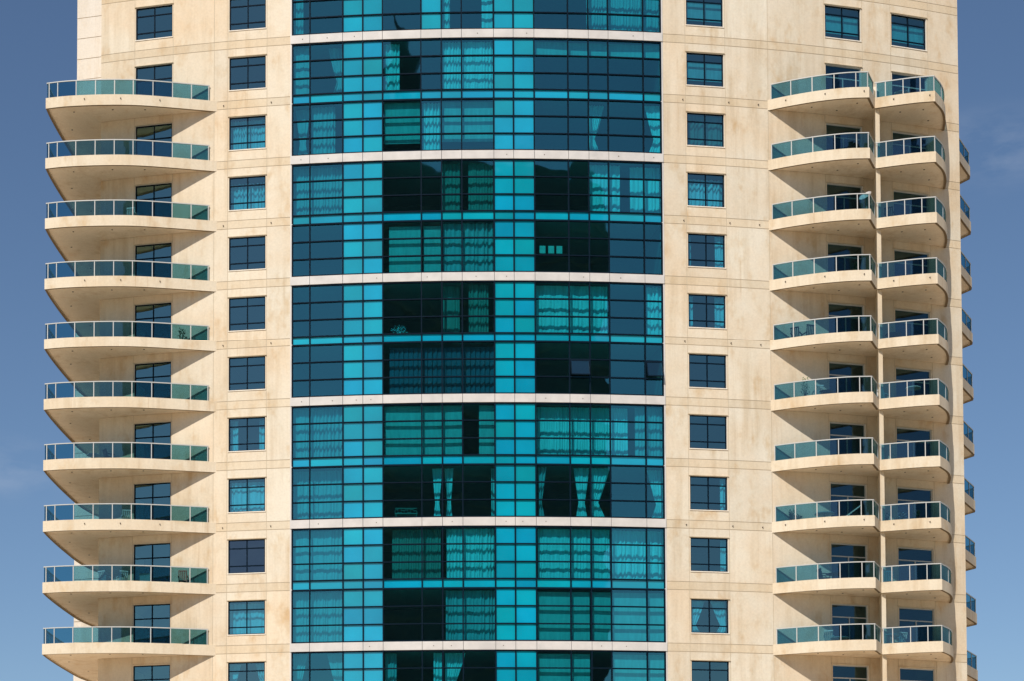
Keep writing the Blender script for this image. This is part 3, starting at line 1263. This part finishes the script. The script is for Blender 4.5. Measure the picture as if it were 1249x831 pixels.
chair(spot(223, 9, .30, L_, lf), R(180), M['dark_plastic'], 'dark chair near the right end of the ninth left balcony')
chair(spot(152, 8, .9, L_, lf), R(190), M['plastic'], 'pale chair before the door of the eighth left balcony')

chair(spot(160, 3, .9, L_, lf), R(165), M['plastic'], 'white plastic chair before the door of the third left balcony')
table(spot(112, 7, .9, L_, lf), .4, .7, M['plastic'], 'white round table at the left side of the seventh left balcony')
chair(spot(132, 7, .8, L_, lf), R(120), M['dark_plastic'], 'dark chair at the left side of the seventh left balcony')
table(spot(1105, 1, .9, B_), .4, .72, M['plastic'], 'white round table on the first outer right balcony')
chair(spot(1090, 3, .7, B_), R(150), M['dark_plastic'], 'dark chair on the third outer right balcony')
plant(spot(1048, 4, .5, A_), .9, .5, 'leafy potted plant at the right end of the fourth inner right balcony', seed=21)
table(spot(1095, 5, .8, B_), .45, .7, M['dark_plastic'], 'dark round table on the fifth outer right balcony')
# white storage box on the ninth left balcony
p = spot(176, 9, .6, L_, lf)
t = empty('storage_box', p)
tag(t, 'white storage box before the door of the ninth left balcony', 'box')
b = MB()
b.box((p[0], p[1], p[2] + .38), .58, .4, .74)
b.build('body', M['plastic'], t)
b = MB()
b.box((p[0], p[1], p[2] + .78), .62, .44, .06)
b.build('lid', M['plastic'], t)

# folded drying rack leaning on the eighth inner right balcony
p = spot(1040, 8, .9, A_)
t = empty('drying_rack', p)
tag(t, 'folded laundry rack leaning on the eighth inner right balcony', 'laundry rack')
a0, a1 = Vector(p) + Vector((-.7, 0, .05)), Vector(p) + Vector((.75, .1, 1.12))
b = MB()
for dy in (0, .35):
    b.bar(a0 + Vector((0, dy, 0)), a1 + Vector((0, dy, 0)), .05)
b.build('frame', M['plastic'], t)
b = MB()
for i in range(9):
    q = a0.lerp(a1, (i + .5) / 9)
    b.bar(q, q + Vector((0, .35, 0)), .02)
b.build('rod', M['teal_cloth'], t)
b = MB()
b.bar(Vector(p) + Vector((.55, .2, .02)), Vector(p) + Vector((.1, .2, .62)), .04)
b.build('strut', M['plastic'], t)

# satellite dish on the third inner right balcony
p = spot(1062, 3, .8, A_)
t = empty('satellite_dish', p)
tag(t, 'pale satellite dish peeping over the rail of the third inner right balcony', 'satellite dish')
b = MB()
ax = Vector((-.55, -.5, .65)).normalized()
u_, w_ = ax.orthogonal().normalized(), ax.cross(ax.orthogonal().normalized())
c0 = Vector(p) + Vector((0, 0, 1.2))
rings = []
for j in range(6):
    r = .36 * j / 5
    rings.append([c0 + ax * (.5 * r * r / .36) + (u_ * math.cos(i * math.pi / 10) + w_ * math.sin(i * math.pi / 10)) * r for i in range(20)])
for j in range(5):
    for i in range(20):
        i2 = (i + 1) % 20
        b.face([rings[j][i], rings[j][i2], rings[j + 1][i2], rings[j + 1][i]])
b.build('reflector', M['white_metal'], t, smooth=True)
b = MB()
b.tube(p, .035, .035, 1.2, 10)
b.tube(p, .22, .20, .06, 14)
b.build('mast', M['white_metal'], t)
b = MB()
b.bar(c0 - ax * .02 - w_ * .3, c0 + ax * .42, .025)
b.box(c0 + ax * .44, .07, .07, .09)
b.build('feed_arm', M['dark_plastic'], t)

# three sheets of paper in a dark room
for n, (u, lab) in enumerate(((661, 'left of three pale paper sheets standing in the dark room'), (671.5, 'middle of three pale paper sheets standing in the dark room'),
                              (681.5, 'right of three pale paper sheets standing in the dark room'))):
    s = s_of(u)
    b = MB()
    zc = zf(3) - .45 - 1.58
    b.fbox(s - .16, s + .16, -.205, -.20, zc - .21, zc + .21)
    b.fbox(s - .17, s + .17, -.215, -.205, zc - .22, zc + .22, 1)
    tag(b.build('paper_sheet', [M['paper'], M['dark']]), lab, 'paper', 'papers in the window')

# bouquet on the sill, storey under the third white band
sx = s_of(486)
t = empty('flower_bouquet', P(sx, -.5, zf(5) - .14))
tag(t, 'pale blue bouquet in the dark room of the middle bay', 'flowers')
b = MB()
b.tube(P(sx, -.5, zf(5) - .14), .09, .13, .45, 12)
b.build('vase', M['plastic'], t)
b = MB()
rnd = random.Random(4)
for i in range(170):
    a, v, r = rnd.uniform(0, 6.28), rnd.random(), rnd.random() ** .5
    c = P(sx, -.5, zf(5) + .42) + Vector((math.cos(a) * r * .42, math.sin(a) * r * .2, (v - .5) * .55 * math.sqrt(max(0, 1 - r * r * .8))))
    d = Vector((rnd.uniform(-1, 1), rnd.uniform(-1, 0), rnd.uniform(-1, 1))).normalized()
    s2 = d.orthogonal().normalized()
    b.face([c, c + d * .05 + s2 * .035, c + d * .10, c + d * .05 - s2 * .035], 0 if rnd.random() < .7 else 1)
b.build('blossom', [M['petal'], M['leaf']], t)

# ornate iron seat behind the glass, storey above the fifth band
base = P(s_of(494), -.5, zf(8) - .14)
t = empty('iron_bench', base)
tag(t, 'ornate pale iron bench behind the glass of the dark middle bay', 'bench')
b = MB()
for x in (-.55, .55):
    for y in (-.2, .2):
        b.bar(base + Vector((x, y, 0)), base + Vector((x, y, .45)), .045)
b.build('leg', M['iron'], t)
b = MB()
b.box(base + Vector((0, 0, .46)), 1.25, .5, .05)
b.build('seat', M['iron'], t)
b = MB()
for i in range(7):
    cx = -.52 + i * .173
    for j in range(12):
        a0_, a1_ = j * math.pi / 6, (j + 1) * math.pi / 6
        rr = .085 + .02 * (i % 2)
        b.bar(base + Vector((cx + rr * math.cos(a0_), .24, .68 + .06 * math.sin(i * 1.9) + rr * 1.3 * math.sin(a0_))),
              base + Vector((cx + rr * math.cos(a1_), .24, .68 + .06 * math.sin(i * 1.9) + rr * 1.3 * math.sin(a1_))), .028)
b.bar(base + Vector((-.6, .24, .86)), base + Vector((.6, .24, .86)), .035)
b.build('backrest', M['iron'], t)

# ------------------------------------------------------------------ surroundings
b = MB()
b.face([(-3000, -3000, 0), (3000, -3000, 0), (3000, 3000, 0), (-3000, 3000, 0)])
g = b.build('ground', M['ground'])
g['kind'] = 'structure'

# the dark tower across the street that the glazing mirrors
dt = empty('dark_tower', (24, -62, 0))
tag(dt, 'dark office tower across the street, mirrored in the glazing', 'building')
b = MB()
b.prism([(-16, -84), (62, -84), (62, -60), (-16, -60)], 0, 118)
b.build('body', M['far'], dt)
b = MB()
b.prism([(-16, -76), (-8, -76), (-8, -66), (-16, -66)], 118, 128)
b.prism([(-14.5, -74), (-9.5, -74), (-9.5, -68), (-14.5, -68)], 128, 136)
b.tube((-12, -71, 136), 1.6, .1, 9, 8)
b.build('turret', M['far'], dt)
for i in range(27):
    b = MB()
    b.box((23, -59.9, 5 + i * 4), 77.6, .3, .5)
    b.build('ledge', M['room'], dt)

# ------------------------------------------------------------------ light and sky
SUN_EL, SUN_AZ = R(45), R(-23)               # azimuth from -Y (behind the camera) towards -X
world = bpy.data.worlds.new('World')
bpy.context.scene.world = world
world.use_nodes = True
nt = world.node_tree
nt.nodes.clear()
out = nt.nodes.new('ShaderNodeOutputWorld')
bg = nt.nodes.new('ShaderNodeBackground')
sky = nt.nodes.new('ShaderNodeTexSky')
sky.sky_type = 'NISHITA'
sky.sun_disc = False
sky.sun_elevation = SUN_EL
to_sun = Vector((math.sin(SUN_AZ) * math.cos(SUN_EL), -math.cos(SUN_AZ) * math.cos(SUN_EL), math.sin(SUN_EL)))
sky.sun_rotation = math.atan2(to_sun.x, to_sun.y)
sky.air_density = 1.0
sky.dust_density = .15
sky.ozone_density = 4.6
bg.inputs['Strength'].default_value = .094
# two thin wisps of cloud low in the sky
tc = nt.nodes.new('ShaderNodeTexCoord')
mp = nt.nodes.new('ShaderNodeMapping')
mp.inputs['Scale'].default_value = (14, 14, 40)
nz = nt.nodes.new('ShaderNodeTexNoise')
nz.inputs['Scale'].default_value = 1.5
nz.inputs['Detail'].default_value = 7
nz.inputs['Roughness'].default_value = .6
rp = nt.nodes.new('ShaderNodeValToRGB')
rp.color_ramp.elements[0].position = .40
rp.color_ramp.elements[0].color = (0, 0, 0, 1)
rp.color_ramp.elements[1].position = .75
rp.color_ramp.elements[1].color = (.28, .28, .28, 1)
nt.links.new(tc.outputs['Generated'], mp.inputs['Vector'])
nt.links.new(mp.outputs['Vector'], nz.inputs['Vector'])
nt.links.new(nz.outputs['Fac'], rp.inputs['Fac'])
masks = []
for az, el, rad in ((R(18.6), R(22.2), .050), (R(-10.0), R(14.6), .045)):
    dvec = (math.sin(az) * math.cos(el), math.cos(az) * math.cos(el), math.sin(el))
    sb_ = nt.nodes.new('ShaderNodeVectorMath')
    sb_.operation = 'SUBTRACT'
    sb_.inputs[1].default_value = dvec
    nt.links.new(tc.outputs['Generated'], sb_.inputs[0])
    ml = nt.nodes.new('ShaderNodeVectorMath')
    ml.operation = 'MULTIPLY'
    ml.inputs[1].default_value = (1, 1, 3)
    nt.links.new(sb_.outputs[0], ml.inputs[0])
    ln_ = nt.nodes.new('ShaderNodeVectorMath')
    ln_.operation = 'LENGTH'
    nt.links.new(ml.outputs[0], ln_.inputs[0])
    mr = nt.nodes.new('ShaderNodeMapRange')
    mr.interpolation_type = 'SMOOTHSTEP'
    mr.inputs['From Min'].default_value = rad * 1.4
    mr.inputs['From Max'].default_value = 0
    nt.links.new(ln_.outputs['Value'], mr.inputs['Value'])
    masks.append(mr.outputs[0])
ad = nt.nodes.new('ShaderNodeMath')
ad.operation = 'MAXIMUM'
nt.links.new(masks[0], ad.inputs[0])
nt.links.new(masks[1], ad.inputs[1])
mu = nt.nodes.new('ShaderNodeMath')
mu.operation = 'MULTIPLY'
nt.links.new(ad.outputs[0], mu.inputs[0])
nt.links.new(rp.outputs['Color'], mu.inputs[1])
mx = nt.nodes.new('ShaderNodeMix')
mx.data_type = 'RGBA'
mx.inputs[7].default_value = (7, 7.5, 8.5, 1)
nt.links.new(mu.outputs[0], mx.inputs[0])
nt.links.new(sky.outputs['Color'], mx.inputs[6])
nt.links.new(mx.outputs[2], bg.inputs['Color'])
nt.links.new(bg.outputs[0], out.inputs[0])

sl = bpy.data.lights.new('sun', 'SUN')
sl.energy = 4.7
sl.angle = R(.5)
sl.color = (1, .93, .83)
so = bpy.data.objects.new('sun', sl)
C.objects.link(so)
so.rotation_euler = (-to_sun).to_track_quat('-Z', 'Y').to_euler()
so.location = (-60, -150, 180)

# ------------------------------------------------------------------ camera
cam = bpy.data.cameras.new('camera')
co = bpy.data.objects.new('camera', cam)
C.objects.link(co)
co.location = (0, 0, EYE)
co.rotation_euler = (R(90) + TH, 0, 0)
cam.sensor_width = 36
cam.lens = F / 1249 * 36
cam.shift_x = (624.5 - CX) / 1249
cam.shift_y = (CY - 415.5) / 1249
cam.clip_end = 8000
sc = bpy.context.scene
sc.camera = co
sc.render.resolution_x, sc.render.resolution_y = 1024, 682
sc.view_settings.view_transform = 'Standard'
sc.view_settings.look = 'None'
sc.view_settings.gamma = 1
sc.view_settings.exposure = -.12
sc.cycles.max_bounces = 8
sc.cycles.transparent_max_bounces = 16
